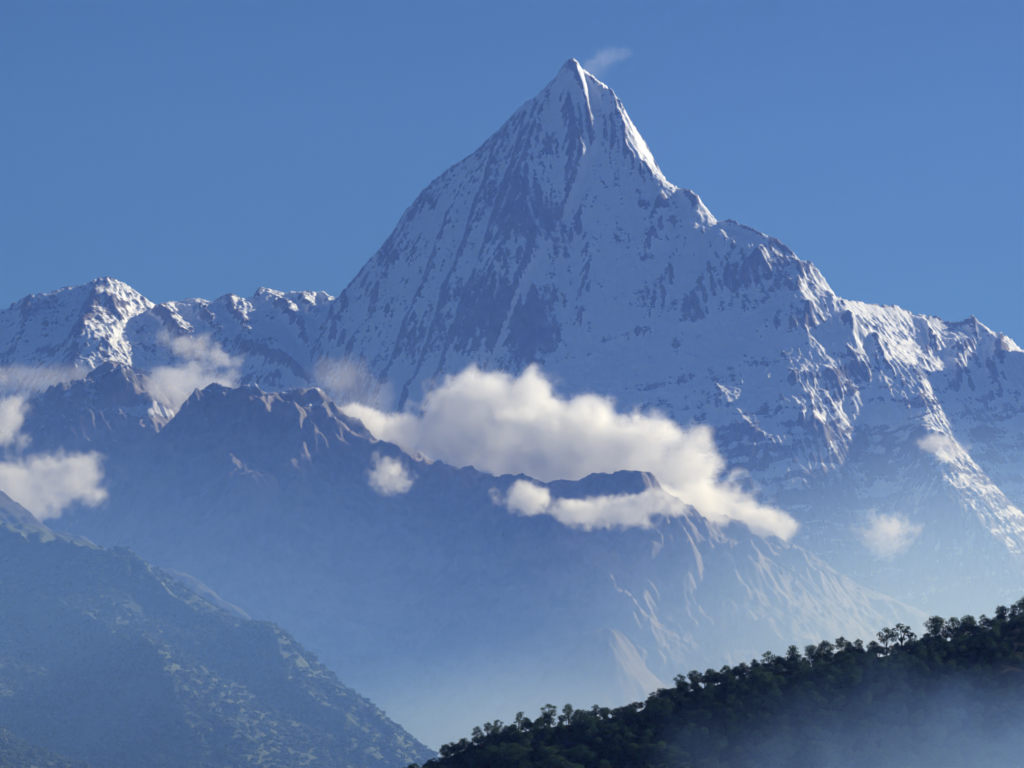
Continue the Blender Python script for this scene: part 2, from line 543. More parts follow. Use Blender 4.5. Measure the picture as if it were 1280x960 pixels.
    # rock shows on steep ground, on certain walls, and low down
    rock_spots = [(660, 265, 60, 55, .9), (640, 225, 45, 50, .4), (690, 175, 45, 30, .22), (750, 150, 40, 28, .25), (650, 390, 50, 60, .95), (675, 430, 45, 40, 1.0), (600, 400, 45, 60, .45), (575, 380, 25, 60, .4),
                  (935, 345, 60, 45, .9), (985, 330, 35, 35, .5), (480, 310, 25, 45, .6), (530, 245, 22, 25, .6), (600, 185, 40, 14, .5), (800, 300, 50, 22, .5), (830, 250, 45, 14, .6),
                  (810, 370, 22, 45, .5), (725, 350, 20, 40, .45), (860, 385, 25, 35, .5), (520, 440, 50, 40, .45), (440, 475, 35, 30, .7), (1000, 400, 30, 20, .6), (1060, 470, 40, 25, .55),
                  (1030, 500, 40, 18, .6), (1000, 530, 45, 18, .4), (940, 550, 50, 30, .45), (1080, 560, 55, 30, .5), (1140, 540, 35, 45, .45), (900, 560, 60, 40, .4), (120, 380, 60, 30, .5), (230, 430, 40, 30, .5), (40, 385, 30, 20, .6),
                  (1210, 440, 70, 60, .45), (1230, 520, 60, 60, .5), (1200, 620, 60, 60, .25), (1000, 620, 120, 22, .4)]
    snow_spots = [(712, 105, 34, 34, .9), (400, 400, 60, 40, .4), (930, 420, 60, 22, .8), (1075, 400, 30, 18, .4), (720, 420, 25, 45, .5), (700, 470, 60, 22, .5), (740, 270, 30, 60, .35), (560, 290, 40, 50, .25), (510, 480, 40, 25, .6), (1030, 440, 40, 25, .5),
                  (1030, 510, 80, 12, .5), (960, 500, 100, 14, .3), (1100, 520, 50, 14, .4), (20, 420, 40, 30, .4)]
    # each spot lies on the wall at its own place: measured along the wall and up it
    def spots(X, Y, Z, lst):
        r = np.zeros_like(X)
        for px, py, w, h, a in lst:
            p = L.hit(px, py)
            if p is None: continue
            sc = p[1] / FOC
            d = ((X - p[0]) / (w * sc)) ** 2 + ((Z - p[2]) / (h * sc)) ** 2 + ((Y - p[1]) / 900.0) ** 2
            r += a * np.exp(-d * 1.4)
        return r
    def cover(X, Y, Z):
        sl = L.sample(X, Y, s); sm = L.sample(X, Y, s3)
        wz = fbm(X, Y + Z, 300, 3, 71) * 60
        streak = fbm((X + 0.35 * Z + wz) / 1.0, (Z + wz) / 2.6, 90, 5, 41, 0.6)
        strata = fbm((X) / 5.0, (Z - 0.22 * X + wz) , 70, 4, 43, 0.6)
        big = fbm(X + wz, Y + Z, 420, 4, 45, 0.6)
        low = np.clip((3300 - Z) / 1300.0, 0, 1.3)
        bench = np.clip((3900 - Z) / 500, 0, 1) * np.clip((X - 300) / 900, 0, 1)
        coul = fbm(X + 0.25 * Z + wz * 0.7, (Z + wz) / 5.0, 75, 4, 47, 0.55, True)
        flute = fbm(X + 0.3 * Z + wz * 0.5, (Z + wz) / 6.0, 36, 3, 53, 0.6, True)
        v = 0.74 - 0.07 * bench - 0.36 * (np.minimum(sl, 1.9) - 0.95) - 0.10 * (np.minimum(sm, 1.7) - 0.9) + 0.45 * streak + 0.26 * coul * (1 - 0.5 * bench) + (0.30 + 0.75 * bench + 0.35 * np.clip((X - 300) / 500, 0, 1) * np.clip((4700 - Z) / 500, 0, 1)) * strata + 0.34 * flute + 0.34 * big - 0.62 * low ** 1.3 - 0.05 * bench
        v += np.clip(L.sample(X, Y, cv) * 0.032, -0.3, 0.3) + np.clip(L.sample(X, Y, cv2) * 0.014, -0.3, 0.3)
        v = 0.5 + (v - 0.5) * 1.35
        gxs = L.sample(X, Y, gx)
        v += 0.75 * np.clip(-gxs - 0.45, 0, 1.0) * np.clip((Z - 2900) / 600, 0, 1)  # extra snow colour on right-facing flanks, put in to brighten the sunlit sides
        v -= 0.95 * spots(X, Y, Z, rock_spots)
        v += 0.6 * spots(X, Y, Z, snow_spots)
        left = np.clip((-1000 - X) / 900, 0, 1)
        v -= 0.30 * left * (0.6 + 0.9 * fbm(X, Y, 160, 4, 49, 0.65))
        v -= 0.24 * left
        return np.clip(v, -0.6, 1.6)
    def detail(X, Y, Z):
        Z0 = Z
        a = fbm(X, Y, 70, 5, 61, 0.6, True) * 14.0
        b = fbm(X, (Y + Z) / 3.0, 34, 3, 62, 0.6) * 6.0
        dy = Y - np.interp(X, cx, cyy)
        zc = np.interp(X, skj[:, 0], skj[:, 2]) + (26 + 8 * (X < -800)) * fbm(X, Y * 0.5, 62, 5, 66, 0.68, True) - 8 + 14 * np.clip((X - 1050) / 200, 0, 1) * fbm(X, Y * 0.3, 130, 3, 67, 0.6)
        crest = zc - np.where(dy < 0, 1.7, 1.3) * np.abs(dy)
        Z = np.where(np.abs(dy) < 160, np.minimum(Z, zc - 10 - 0.35 * np.abs(dy)), Z)
        d = np.clip(np.abs(dy) / 120, 0.5, 1)
        return np.maximum(Z + (a + b) * d * np.clip(np.abs(dy) / 60, 0.3, 1), crest) - Z0
    rows = np.concatenate([np.arange(22400, 24000, 14), np.arange(24000, 28700, 6.5), np.arange(28700, 30900, 8), np.arange(30900, 32900, 60)])
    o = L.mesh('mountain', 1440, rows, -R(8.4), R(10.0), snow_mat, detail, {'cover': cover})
    return o, L
mountain, ML = build_mountain()
print('mountain', time.time() - T0)


# ------------------------------------------------------------------ the bare foothills in front of it
def shade_mat(name, a, b, c, scale=0.01, bump=5.0):
    m, nt, out = new_mat(name)
    pos = N(nt, 'ShaderNodeNewGeometry').outputs['Position']
    n1 = noise_n(nt, pos, scale, 7, 0.65); n2 = noise_n(nt, pos, scale * 6, 5, 0.6)
    col = mixc(nt, ramp(nt, n1, 0.38, 0.62), a, b)
    col = mixc(nt, mth(nt, 'MULTIPLY', ramp(nt, n2, 0.5, 0.75), 0.7), col, c)
    bs = N(nt, 'ShaderNodeBsdfPrincipled'); bs.inputs['Roughness'].default_value = 0.95
    bs.inputs['Specular IOR Level'].default_value = 0.1
    nt.links.new(col, bs.inputs['Base Color'])
    bp = N(nt, 'ShaderNodeBump'); bp.inputs['Distance'].default_value = bump; bp.inputs['Strength'].default_value = 0.5
    nt.links.new(n2, bp.inputs['Height']); nt.links.new(bp.outputs['Normal'], bs.inputs['Normal'])
    nt.links.new(bs.outputs[0], out.inputs['Surface'])
    return m

FOOT = [(-200, 800, 20600), (60, 690, 20600), (100, 650, 20600), (150, 602, 20600), (180, 562, 20600), (205, 536, 20600), (230, 515, 20600), (250, 503, 20600), (266, 489, 20600), (290, 486, 20500),
        (300, 496, 20500), (340, 500, 20500), (380, 505, 20500), (402, 500, 20500), (416, 512, 20500), (440, 535, 20450), (480, 560, 20400), (540, 585, 20200), (620, 606, 19900), (680, 608, 19700),
        (700, 602, 19600), (725, 604, 19600), (750, 599, 19600), (790, 606, 19600), (820, 613, 19600), (850, 628, 19700), (900, 650, 19900), (960, 668, 20200), (1000, 686, 20300),
        (1040, 712, 20400), (1080, 735, 20400), (1150, 765, 20500), (1300, 830, 20600), (1450, 880, 20600)]
PEAK = [(-200, 560, 23000), (0, 528, 23000), (50, 506, 23000), (62, 500, 23000), (85, 503, 23000), (100, 492, 23000), (118, 478, 23000), (140, 474, 23000), (156, 480, 23000),
        (166, 493, 23000), (190, 502, 23000), (215, 507, 23000), (232, 517, 23000), (270, 545, 23000), (330, 590, 22900), (420, 640, 22700)]

def build_foothill():
    res = 16.0
    L = Land(-4200, 4300, 15000, 24000, res)
    c = []
    A = lambda *l: c.extend(at(*q) for q in l)
    fk, pk = crest_pts(FOOT), crest_pts(PEAK)
    for q in fk[::10]:
        c.append(q - np.array([0, 0, 15.0])); c.append(q + np.array([0, 1000, -620.0]))
    for q in pk[::14]:
        c.append(q - np.array([0, 0, 15.0])); c.append(q + np.array([0, 800, -600.0])); c.append(q + np.array([0, -900, -620.0]))
    def column(px, steps):
        q = at(px, np.interp(px, [k[0] for k in FOOT], [k[1] for k in FOOT]), np.interp(px, [k[0] for k in FOOT], [k[2] for k in FOOT]))
        for py, sl in steps:
            e = at(px, py, 1.0)[2]
            n = at(px, py, (q[2] - sl * q[1]) / (e - sl))
            if abs(q[1] - n[1]) > 600: c.append((q + n) / 2)
            c.append(n); q = n
    for px in (90, 150, 200, 290, 370, 450, 540, 620, 700, 760, 830, 900, 960, 1040, 1150):
        p0 = np.interp(px, [k[0] for k in FOOT], [k[1] for k in FOOT])
        column(px, [(p0 + 50, .62), (p0 + 130, .70), (p0 + 230, .68 if px < 620 else .76), (p0 + 330, .7), (p0 + 400, .6)])
    for x in np.linspace(-4200, 4300, 6):
        c.append(np.array([x, 14800, 250.0])); c.append(np.array([x, 24500, 700.0]))
    L.base(np.array(c))
    for k in (fk,):
        yc = np.interp(L.X, k[:, 0], k[:, 1]); zc = np.interp(L.X, k[:, 0], k[:, 2])
        dy = np.abs(L.Y - yc)
        L.H = np.where(dy < 900, np.minimum(L.H, zc - 0.2 * dy), L.H)
    L.crest(fk, 0.75, 0.7); L.crest(pk, 0.8, 0.7)
    rb = lambda p, l, w: L.rib(p, l * 0.85, w * 0.6, right=w * 1.15)
    rb([(290, 490), (330, 560), (370, 600), (385, 640), (440, 700)], 135, 357)
    rb([(385, 505), (420, 580), (470, 620), (540, 640), (600, 665)], 165, 357)
    rb([(300, 580), (290, 640), (250, 670), (240, 730)], 180, 323)
    rb([(300, 640), (310, 680), (335, 710)], 135, 221)
    rb([(350, 610), (330, 640), (370, 690)], 105, 221)
    rb([(470, 620), (480, 680), (520, 720), (510, 760)], 165, 306)
    rb([(520, 715), (560, 710), (595, 725)], 90, 170)
    rb([(640, 610), (600, 700), (560, 800)], 105, 357)
    rb([(750, 604), (800, 660), (830, 690), (900, 720), (980, 750)], 165, 280)
    rb([(830, 690), (835, 730), (850, 760)], 135, 153)
    rb([(855, 700), (865, 735), (880, 760)], 120, 136)
    rb([(800, 690), (820, 750), (790, 800)], 120, 212)
    rb([(900, 655), (950, 700), (1000, 735), (1050, 760)], 120, 187)
    rb([(140, 478), (150, 510), (190, 530), (230, 545)], 120, 221)
    rb([(100, 500), (90, 550), (60, 600)], 90, 221)
    yc = np.interp(L.X, fk[:, 0], fk[:, 1]); zc = np.interp(L.X, fk[:, 0], fk[:, 2]); dy = np.abs(L.Y - yc)
    L.H = np.where(dy < 900, np.minimum(L.H, zc - 0.12 * dy), L.H)
    d1, _ = poly_dist(L.X, L.Y, fk[::3])
    near = np.clip(d1 / 260, 0.12, 1)
    wx = fbm(L.X, L.Y, 900, 3, 111) * 200; wy = fbm(L.X, L.Y, 900, 3, 112) * 200
    L.H += near * 135 * fbm(L.X + wx, L.Y + wy, 620, 6, 121, 0.55, True)
    L.H += near * 42 * fbm(L.X + wx, L.Y + wy, 210, 4, 127, 0.6, True)
    e = erode(L.H, res, batches=6, drops=50000, steps=60, seed=5, limit=50)
    L.H += near * (e - L.H)
    s, gx, gy = L.slope(1)
    def cover(X, Y, Z):
        st = fbm(X, (Y + Z) / 2, 90, 5, 141, 0.6)
        v = np.clip((Z - 2150) / 900, -1, 0.6) + 0.85 * st - 0.02 - 0.35 * L.sample(X, Y, s)
        p = L.hit(185, 512)
        v += 0.9 * np.exp(-(((X - p[0]) / 170) ** 2 + ((Z - p[2]) / 35) ** 2 + ((Y - p[1]) / 900) ** 2))
        return np.clip(v, -0.6, 1.2)
    def detail(X, Y, Z):
        dy = Y - np.interp(X, fk[:, 0], fk[:, 1])
        zc = np.interp(X, fk[:, 0], fk[:, 2]) + 14 * fbm(X, Y, 60, 4, 166, 0.65)
        z2 = Z + 20 * fbm(X, Y, 90, 5, 161, 0.62, True) * np.clip(np.abs(dy) / 120, 0.4, 1)
        return np.maximum(z2, zc - np.where(dy < 0, 0.9, 1.0) * np.abs(dy)) - Z
    m = terrain_mat('brown_foothill', (0.24, 0.20, 0.175), (0.07, 0.07, 0.055), (0.66, 0.67, 0.70), (0.5, 0.5, 0.54), fine=0.03, edge=0.12, bump=8.0)
    rows = np.concatenate([np.arange(15200, 17000, 22), np.arange(17000, 20700, 10), np.arange(20700, 22000, 25), np.arange(22000, 23300, 10), np.arange(23300, 23900, 60)])
    L.mesh('foothill', 1000, rows, -R(8.6), R(8.6), m, detail, {'cover': cover})
build_foothill()
print('foothill', time.time() - T0)

def simple_land(name, line, box, res, front, back, kf, kb, rough, rs, seed, mat, nc, rows, ribs=(), extra=(), er=4, az=(-R(8.6), R(8.6)), fine=3.0, fs=40):
    L = Land(*box, res)
    k = crest_pts(line)
    c = []
    for q in k[::10]:
        c.append(q - np.array([0, 0, 4.0]))
        c.append(q + np.array([0, back[0], -back[1]]))
        if front: c.append(q + np.array([front[2] if len(front) > 2 else 0, -front[0], -front[1]]))
    for q in extra:
        c.append(at(*q))
    L.base(np.array(c))
    yc = np.interp(L.X, k[:, 0], k[:, 1]); zc = np.interp(L.X, k[:, 0], k[:, 2])
    dy = np.abs(L.Y - yc)
    L.H = np.where(dy < back[0] * 0.8, np.minimum(L.H, zc - 0.08 * dy), L.H)
    L.crest(k, kf, kb)
    for pts, lift, w in ribs:
        L.rib(pts, lift * 1.5, w * 0.7, right=w * 1.25)
    near = np.clip(dy / (rs * 0.4), 0.1, 1)
    L.H += near * rough * fbm(L.X, L.Y, rs, 6, seed, 0.5, True)
    if er:
        e = erode(L.H, res, batches=er, drops=30000, steps=50, seed=seed, limit=rough * 0.7)
        L.H += near * (e - L.H)
    o = L.mesh(name, nc, rows, az[0], az[1], mat, lambda X, Y, Z: fine * fbm(X, Y, fs, 4, seed + 9, 0.55))
    return o, L

ridge_mat = shade_mat('scrub_ridge', (0.07, 0.065, 0.04), (0.035, 0.045, 0.022), (0.12, 0.09, 0.06), 0.008, 6)
simple_land('ridge', [(-200, 530, 14600), (0, 622, 14400), (20, 632, 14400), (45, 648, 14300), (60, 665, 14200), (80, 680, 14100), (110, 692, 14000), (150, 712, 13900), (200, 722, 13800), (222, 730, 13800),
     (250, 741, 13700), (280, 760, 13600), (300, 772, 13600), (325, 795, 13500), (350, 818, 13400), (375, 838, 13300), (400, 860, 13200), (415, 875, 13100), (430, 895, 13000), (460, 935, 12900), (490, 980, 12800), (560, 1100, 12700)],
    (-2700, 200, 11200, 16000), 12.0, (1500, 600), (1200, 750), 0.5, 0.7, 45, 500, 201, ridge_mat, 420, np.arange(11300, 15500, 10), ribs=[([(80, 684), (120, 720), (150, 760)], 40, 200), ([(240, 740), (300, 800), (340, 860)], 35, 160)], er=3, az=(-R(8.6), -R(0.4)), fine=5, fs=30)

spur_mat = shade_mat('pale_spur', (0.16, 0.13, 0.09), (0.08, 0.085, 0.05), (0.25, 0.2, 0.15), 0.012, 6)
simple_land('spur', [(560, 1000, 15000), (640, 905, 15200), (670, 868, 15300), (690, 842, 15400), (705, 820, 15400), (722, 808, 15500), (745, 801, 15500), (768, 801, 15500), (782, 812, 15450), (798, 838, 15400), (830, 880, 15300), (900, 960, 15200)],
    (-700, 1500, 13800, 16800), 12.0, (900, 560, -150), (900, 500), 0.6, 0.6, 40, 320, 211, spur_mat, 300, np.arange(13900, 16300, 10), ribs=[([(745, 805), (735, 840), (700, 880)], 60, 160), ([(770, 806), (775, 850), (790, 890)], 50, 140)], er=3, az=(-R(2.2), R(4.2)), fine=4, fs=30)
print('ridges', time.time() - T0)

# ------------------------------------------------------------------ the wooded hill on the left
HILL = [(-200, 560, 9700), (0, 652, 9500), (40, 669, 9450), (80, 687, 9400), (130, 705, 9300), (170, 729, 9200), (210, 758, 9100), (250, 783, 8950), (290, 808, 8800), (330, 833, 8650),
        (380, 861, 8450), (420, 884, 8300), (460, 908, 8150), (500, 928, 8000), (530, 941, 7900), (548, 953, 7850), (580, 980, 7750), (640, 1040, 7600)]
wood_floor = shade_mat('hill_floor', (0.10, 0.13, 0.07), (0.07, 0.10, 0.05), (0.13, 0.135, 0.08), 0.01, 4)
hill_o, HL = simple_land('wooded_hill', HILL, (-1700, 300, 5600, 10400), 8.0, None, (700, 420), 0.34, 0.55, 34, 420, 221, wood_floor, 700, np.arange(5700, 10100, 8),
    ribs=[([(0, 700), (100, 760), (200, 815), (330, 880), (430, 950)], 80, 220), ([(-40, 770), (60, 810), (130, 850), (190, 890), (240, 960)], 95, 200), ([(0, 740), (80, 790), (160, 850)], -70, 140),
          ([(-60, 850), (40, 890), (120, 950)], -90, 240), ([(240, 800), (330, 860), (450, 930)], 25, 120), ([(170, 740), (260, 820), (380, 900)], -25, 110)],
    extra=[(0, 760, 8600), (0, 860, 7600), (0, 960, 6800), (-200, 760, 8600), (-200, 960, 6700), (120, 820, 8300), (120, 960, 7000), (240, 860, 8150), (240, 960, 7300), (360, 920, 7900), (360, 980, 7300), (460, 980, 7550), (0, 1100, 5800), (300, 1100, 6200)],
    er=4, az=(-R(8.6), R(0.2)), fine=2, fs=25)

def leaf_mat(name, c1, c2, scale=0.3, transl=0.35, seed_scale=0.05):
    m, nt, out = new_mat(name)
    geo = N(nt, 'ShaderNodeNewGeometry')
    n1 = noise_n(nt, geo.outputs['Position'], scale, 3, 0.6)
    n2 = noise_n(nt, geo.outputs['Position'], seed_scale, 2, 0.5)
    f = mth(nt, 'ADD', mth(nt, 'MULTIPLY', n1, 0.5), mth(nt, 'MULTIPLY', n2, 0.5))
    col = mixc(nt, ramp(nt, f, 0.35, 0.65), c1, c2)
    d = N(nt, 'ShaderNodeBsdfDiffuse'); t = N(nt, 'ShaderNodeBsdfTranslucent')
    nt.links.new(col, d.inputs['Color']); nt.links.new(col, t.inputs['Color'])
    mx = N(nt, 'ShaderNodeMixShader'); mx.inputs[0].default_value = transl
    nt.links.new(d.outputs[0], mx.inputs[1]); nt.links.new(t.outputs[0], mx.inputs[2])
    nt.links.new(mx.outputs[0], out.inputs['Surface'])
    return m

def gn_scatter(name, pts, scl, rot, mat, source, kind='stuff', zs=1.0):
    """one object: the source shape instanced on points"""
    me = bpy.data.meshes.new(name)
    me.vertices.add(len(pts)); me.vertices.foreach_set('co', np.asarray(pts, np.float32).ravel())
    a = me.attributes.new('scl', 'FLOAT', 'POINT'); a.data.foreach_set('value', np.asarray(scl, np.float32))
    a = me.attributes.new('rot', 'FLOAT', 'POINT'); a.data.foreach_set('value', np.asarray(rot, np.float32))
    o = link(name, me, mat, kind)
    g = bpy.data.node_groups.new(name, 'GeometryNodeTree')
    g.interface.new_socket('Geometry', in_out='INPUT', socket_type='NodeSocketGeometry')
    g.interface.new_socket('Geometry', in_out='OUTPUT', socket_type='NodeSocketGeometry')
    gi = g.nodes.new('NodeGroupInput'); go = g.nodes.new('NodeGroupOutput')
    inst = g.nodes.new('GeometryNodeInstanceOnPoints')
    g.links.new(gi.outputs[0], inst.inputs['Points'])
    sa = g.nodes.new('GeometryNodeInputNamedAttribute'); sa.data_type = 'FLOAT'; sa.inputs['Name'].default_value = 'scl'
    ra = g.nodes.new('GeometryNodeInputNamedAttribute'); ra.data_type = 'FLOAT'; ra.inputs['Name'].default_value = 'rot'
    cr = g.nodes.new('ShaderNodeCombineXYZ'); g.links.new(ra.outputs[0], cr.inputs['Z'])
    cs = g.nodes.new('ShaderNodeCombineXYZ')
    mz = g.nodes.new('ShaderNodeMath'); mz.operation = 'MULTIPLY'; mz.inputs[1].default_value = zs
    g.links.new(sa.outputs[0], cs.inputs['X']); g.links.new(sa.outputs[0], cs.inputs['Y']); g.links.new(sa.outputs[0], mz.inputs[0]); g.links.new(mz.outputs[0], cs.inputs['Z'])
    g.links.new(cr.outputs[0], inst.inputs['Rotation']); g.links.new(cs.outputs[0], inst.inputs['Scale'])
    if source is None:      # a lumpy broadleaf crown, a few pixels across from here
        ico = g.nodes.new('GeometryNodeMeshIcoSphere'); ico.inputs['Radius'].default_value = 1.0; ico.inputs['Subdivisions'].default_value = 3
        nz = g.nodes.new('ShaderNodeTexNoise'); nz.inputs['Scale'].default_value = 1.6; nz.inputs['Detail'].default_value = 3
        nrm = g.nodes.new('GeometryNodeInputNormal')
        sb = g.nodes.new('ShaderNodeMath'); sb.operation = 'MULTIPLY_ADD'; sb.inputs[1].default_value = 1.9; sb.inputs[2].default_value = -0.95
        g.links.new(nz.outputs['Fac'], sb.inputs[0])
        vm = g.nodes.new('ShaderNodeVectorMath'); vm.operation = 'SCALE'
        g.links.new(nrm.outputs[0], vm.inputs[0]); g.links.new(sb.outputs[0], vm.inputs['Scale'])
        sp = g.nodes.new('GeometryNodeSetPosition')
        g.links.new(ico.outputs[0], sp.inputs['Geometry']); g.links.new(vm.outputs[0], sp.inputs['Offset'])
        sm = g.nodes.new('GeometryNodeSetMaterial'); sm.inputs['Material'].default_value = mat
        g.links.new(sp.outputs[0], sm.inputs['Geometry'])
        g.links.new(sm.outputs[0], inst.inputs['Instance'])
    else:
        oi = g.nodes.new('GeometryNodeObjectInfo'); oi.inputs['Object'].default_value = source
        g.links.new(oi.outputs['Geometry'], inst.inputs['Instance'])
    g.links.new(inst.outputs[0], go.inputs[0])
    md = o.modifiers.new('scatter', 'NODES'); md.node_group = g
    return o

def hill_wood():
    n = 58000
    x = rng.uniform(-1500, 120, n); y = rng.uniform(6300, 9900, n)
    z = HL.sample(x, y)
    px = x / y * FOC * math.cos(PITCH) + 640
    yc = np.interp(x, [q[0] for q in crest_pts(HILL)], [q[1] for q in crest_pts(HILL)])
    dens = fbm(x, y, 260, 4, 301, 0.6) + 0.15 - 0.55 * np.clip((z - 620) / 250, -0.4, 0.9)
    keep = (np.abs(px - 250) < 470) & (y < yc + 30) & (dens + rng.uniform(-0.25, 0.25, n) > -0.05)
    x, y, z = x[keep], y[keep], z[keep]
    s = 2.0 + 5.5 * rng.uniform(0, 1, len(x)) ** 2 * (1 + 0.5 * fbm(x, y, 90, 2, 303))
    m = leaf_mat('hill_foliage', (0.08, 0.12, 0.06), (0.20, 0.23, 0.13), 0.12, 0.5, 0.012)
    o = gn_scatter('forest', np.stack([x, y, z + s * 0.35], -1), s, rng.uniform(0, 6.28, len(x)), m, None, zs=0.8)
    o['label'] = 'dense broadleaf woodland covering the hazy hillside at left'
    o['category'] = 'forest'
    # low scrub and single bushes on the open upper slope
hill_wood()
print('hill', time.time() - T0)

# ------------------------------------------------------------------ the near wooded slope
CREST = [(380, 1030, 2380), (470, 985, 2390), (530, 962, 2400), (560, 946, 2405), (590, 932, 2410), (620, 922, 2415), (650, 914, 2420), (700, 906, 2430), (740, 901, 2440), (770, 896, 2445), (800, 888, 2450), (830, 875, 2460),
         (860, 864, 2470), (900, 853, 2480), (940, 845, 2490), (980, 838, 2500), (1020, 831, 2510), (1060, 825, 2520), (1100, 820, 2530), (1140, 812, 2540), (1180, 802, 2550), (1220, 792, 2560), (1260, 781, 2570), (1290, 772, 2580), (1400, 740, 2600), (1500, 720, 2600)]
near_floor = shade_mat('forest_floor', (0.02, 0.03, 0.014), (0.012, 0.02, 0.01), (0.04, 0.035, 0.02), 0.2, 1)
slope_o, SL = simple_land('near_slope', CREST, (-240, 440, 2040, 2800), 3.0, (300, 190), (150, 60), 0.5, 0.5, 3.0, 60, 231, near_floor, 240, np.arange(2060, 2790, 3), er=0, az=(-R(5.2), R(9.4)), fine=0.6, fs=12,
    extra=[(1280, 980, 2400), (1100, 980, 2380), (900, 980, 2370), (700, 985, 2360), (1450, 980, 2420)])

def tube(V, F, p0, p1, r0, r1, n=6):
    p0, p1 = np.asarray(p0, float), np.asarray(p1, float)
    d = p1 - p0; d /= np.linalg.norm(d) + 1e-9
    a = np.cross(d, [0, 0, 1.0]); 
    if np.linalg.norm(a) < 0.1: a = np.cross(d, [1.0, 0, 0])
    a /= np.linalg.norm(a); b = np.cross(d, a)
    k = len(V)
    for p, r in ((p0, r0), (p1, r1)):
        for i in range(n):
            t = 2 * math.pi * i / n
            V.append(tuple(p + r * (math.cos(t) * a + math.sin(t) * b)))
    for i in range(n):
        F.append((k + i, k + (i + 1) % n, k + n + (i + 1) % n, k + n + i))

def make_tree(style, seed):
    """unit tree 1 m tall: (trunk mesh, crown mesh)"""
    g = random.Random(seed)
    V, F = [], []
    lobes = []
    if style == 'round':      top, w, n, base = 1.0, 0.36, 15, 0.30
    elif style == 'tall':     top, w, n, base = 1.0, 0.20, 11, 0.34
    elif style == 'gappy':    top, w, n, base = 1.0, 0.30, 9, 0.42
    elif style == 'ball':     top, w, n, base = 1.0, 0.30, 8, 0.55
    else:                     top, w, n, base = 1.0, 0.55, 16, 0.10     # bush
    x = y = 0.0; pts = [(0, 0, -0.12)]
    for i in range(5):
        z = (i + 1) / 5 * 0.82
        x += g.uniform(-.03, .03); y += g.uniform(-.03, .03); pts.append((x, y, z))
    for i in range(5):
        tube(V, F, pts[i], pts[i + 1], 0.026 * (1 - i / 6.5), 0.026 * (1 - (i + 1) / 6.5))
    for i in range(n):
        t = (i + 0.5) / n
        z = base + (top - base) * (0.12 + 0.80 * t)
        prof = math.sin(math.pi * min(1, 0.18 + 0.78 * t)) ** 0.7 if style != 'ball' else 0.8
        a = i * 2.4 + g.uniform(-.5, .5)
        rr = w * prof * g.uniform(0.35, 0.95)
        if i == n - 1: rr = 0.03
        r = (0.13 if style in ('round', 'bush') else 0.10) * g.uniform(0.75, 1.25) * (1.0 if style != 'tall' else 0.85)
        c = (x * z + rr * math.cos(a), y * z + rr * math.sin(a), z)
        lobes.append((c, r))
        k = min(4, int(z * 5 * 0.7)); tube(V, F, pts[k], (c[0], c[1], c[2] - r * .3), 0.010, 0.004, 5)
    me = bpy.data.meshes.new('trunk'); me.from_pydata(V, [], F)
    LV, LF = [], []
    for c, r in lobes:
        m = int(120 * (r / 0.12) ** 2)
        for _ in range(m):
            d = np.array([g.gauss(0, 1), g.gauss(0, 1), g.gauss(0, 1)]); d /= np.linalg.norm(d)
            rad = r * g.uniform(0.45, 1.12)
            p = np.array(c) + d * rad * np.array([1.15, 1.15, 0.8])
            if p[2] > 1.02: p[2] = 1.02 - g.uniform(0, .05)
            nrm = d + np.array([g.gauss(0, .5), g.gauss(0, .5), g.gauss(0, .5) + 0.3]); nrm /= np.linalg.norm(nrm)
            a = np.cross(nrm, [g.gauss(0, 1), g.gauss(0, 1), g.gauss(0, 1)]); a /= np.linalg.norm(a); b = np.cross(nrm, a)
            s = g.uniform(0.014, 0.030)
            k = len(LV)
            LV += [tuple(p - a * s), tuple(p + b * s * .7), tuple(p + a * s + nrm * s * .3), tuple(p - b * s * .7)]
            LF.append((k, k + 1, k + 2, k + 3))
    cm = bpy.data.meshes.new('crown'); cm.from_pydata(LV, [], LF)
    return me, cm

bark, nt_, out_ = new_mat('bark')
b_ = N(nt_, 'ShaderNodeBsdfPrincipled'); b_.inputs['Roughness'].default_value = 0.9
nt_.links.new(mixc(nt_, noise_n(nt_, N(nt_, 'ShaderNodeTexCoord').outputs['Object'], 20, 4), (0.05, 0.04, 0.03), (0.10, 0.085, 0.07)), b_.inputs['Base Color'])
nt_.links.new(b_.outputs[0], out_.inputs['Surface'])
leaf = leaf_mat('leaves', (0.026, 0.062, 0.034), (0.075, 0.135, 0.072), 0.35, 0.45, 0.05)
STY = {}
for st, n in (('round', 4), ('tall', 3), ('gappy', 3), ('ball', 2), ('bush', 3)):
    STY[st] = []
    for i in range(n):
        t, c = make_tree(st, 100 + i * 7 + len(st) * 31)
        t.materials.append(bark); c.materials.append(leaf)
        STY[st].append((t, c))
tree_names = {'bush': 'bush'}
def put_tree(x, y, z, h, style, var, rz, label, group, wide=1.0):
    t, c = STY[style][var % len(STY[style])]
    e = bpy.data.objects.new('tree', None); COL.objects.link(e)
    e.empty_display_size = 1
    e.location = (x, y, z); e.rotation_euler = (0, 0, rz); e.scale = (h * wide, h * wide, h)
    e['label'] = label; e['category'] = 'tree'
    if group: e['group'] = group
    for nm, me in (('trunk', t), ('crown', c)):
        o = bpy.data.objects.new(nm, me); COL.objects.link(o); o.parent = e
    return e

ck = crest_pts(CREST)
def crest_at(px, dy=0.0):
    Y = np.interp(px, [q[0] for q in CREST], [q[2] for q in CREST]) + dy
    x = (px - 640) / FOC * Y / math.cos(PITCH)
    return x, Y, float(SL.sample(np.array([x]), np.array([Y]))[0])

def top_height(px, py, dy=0.0):
    x, Y, z = crest_at(px, dy)
    return x, Y, z, at(px, py, Y)[2] - z

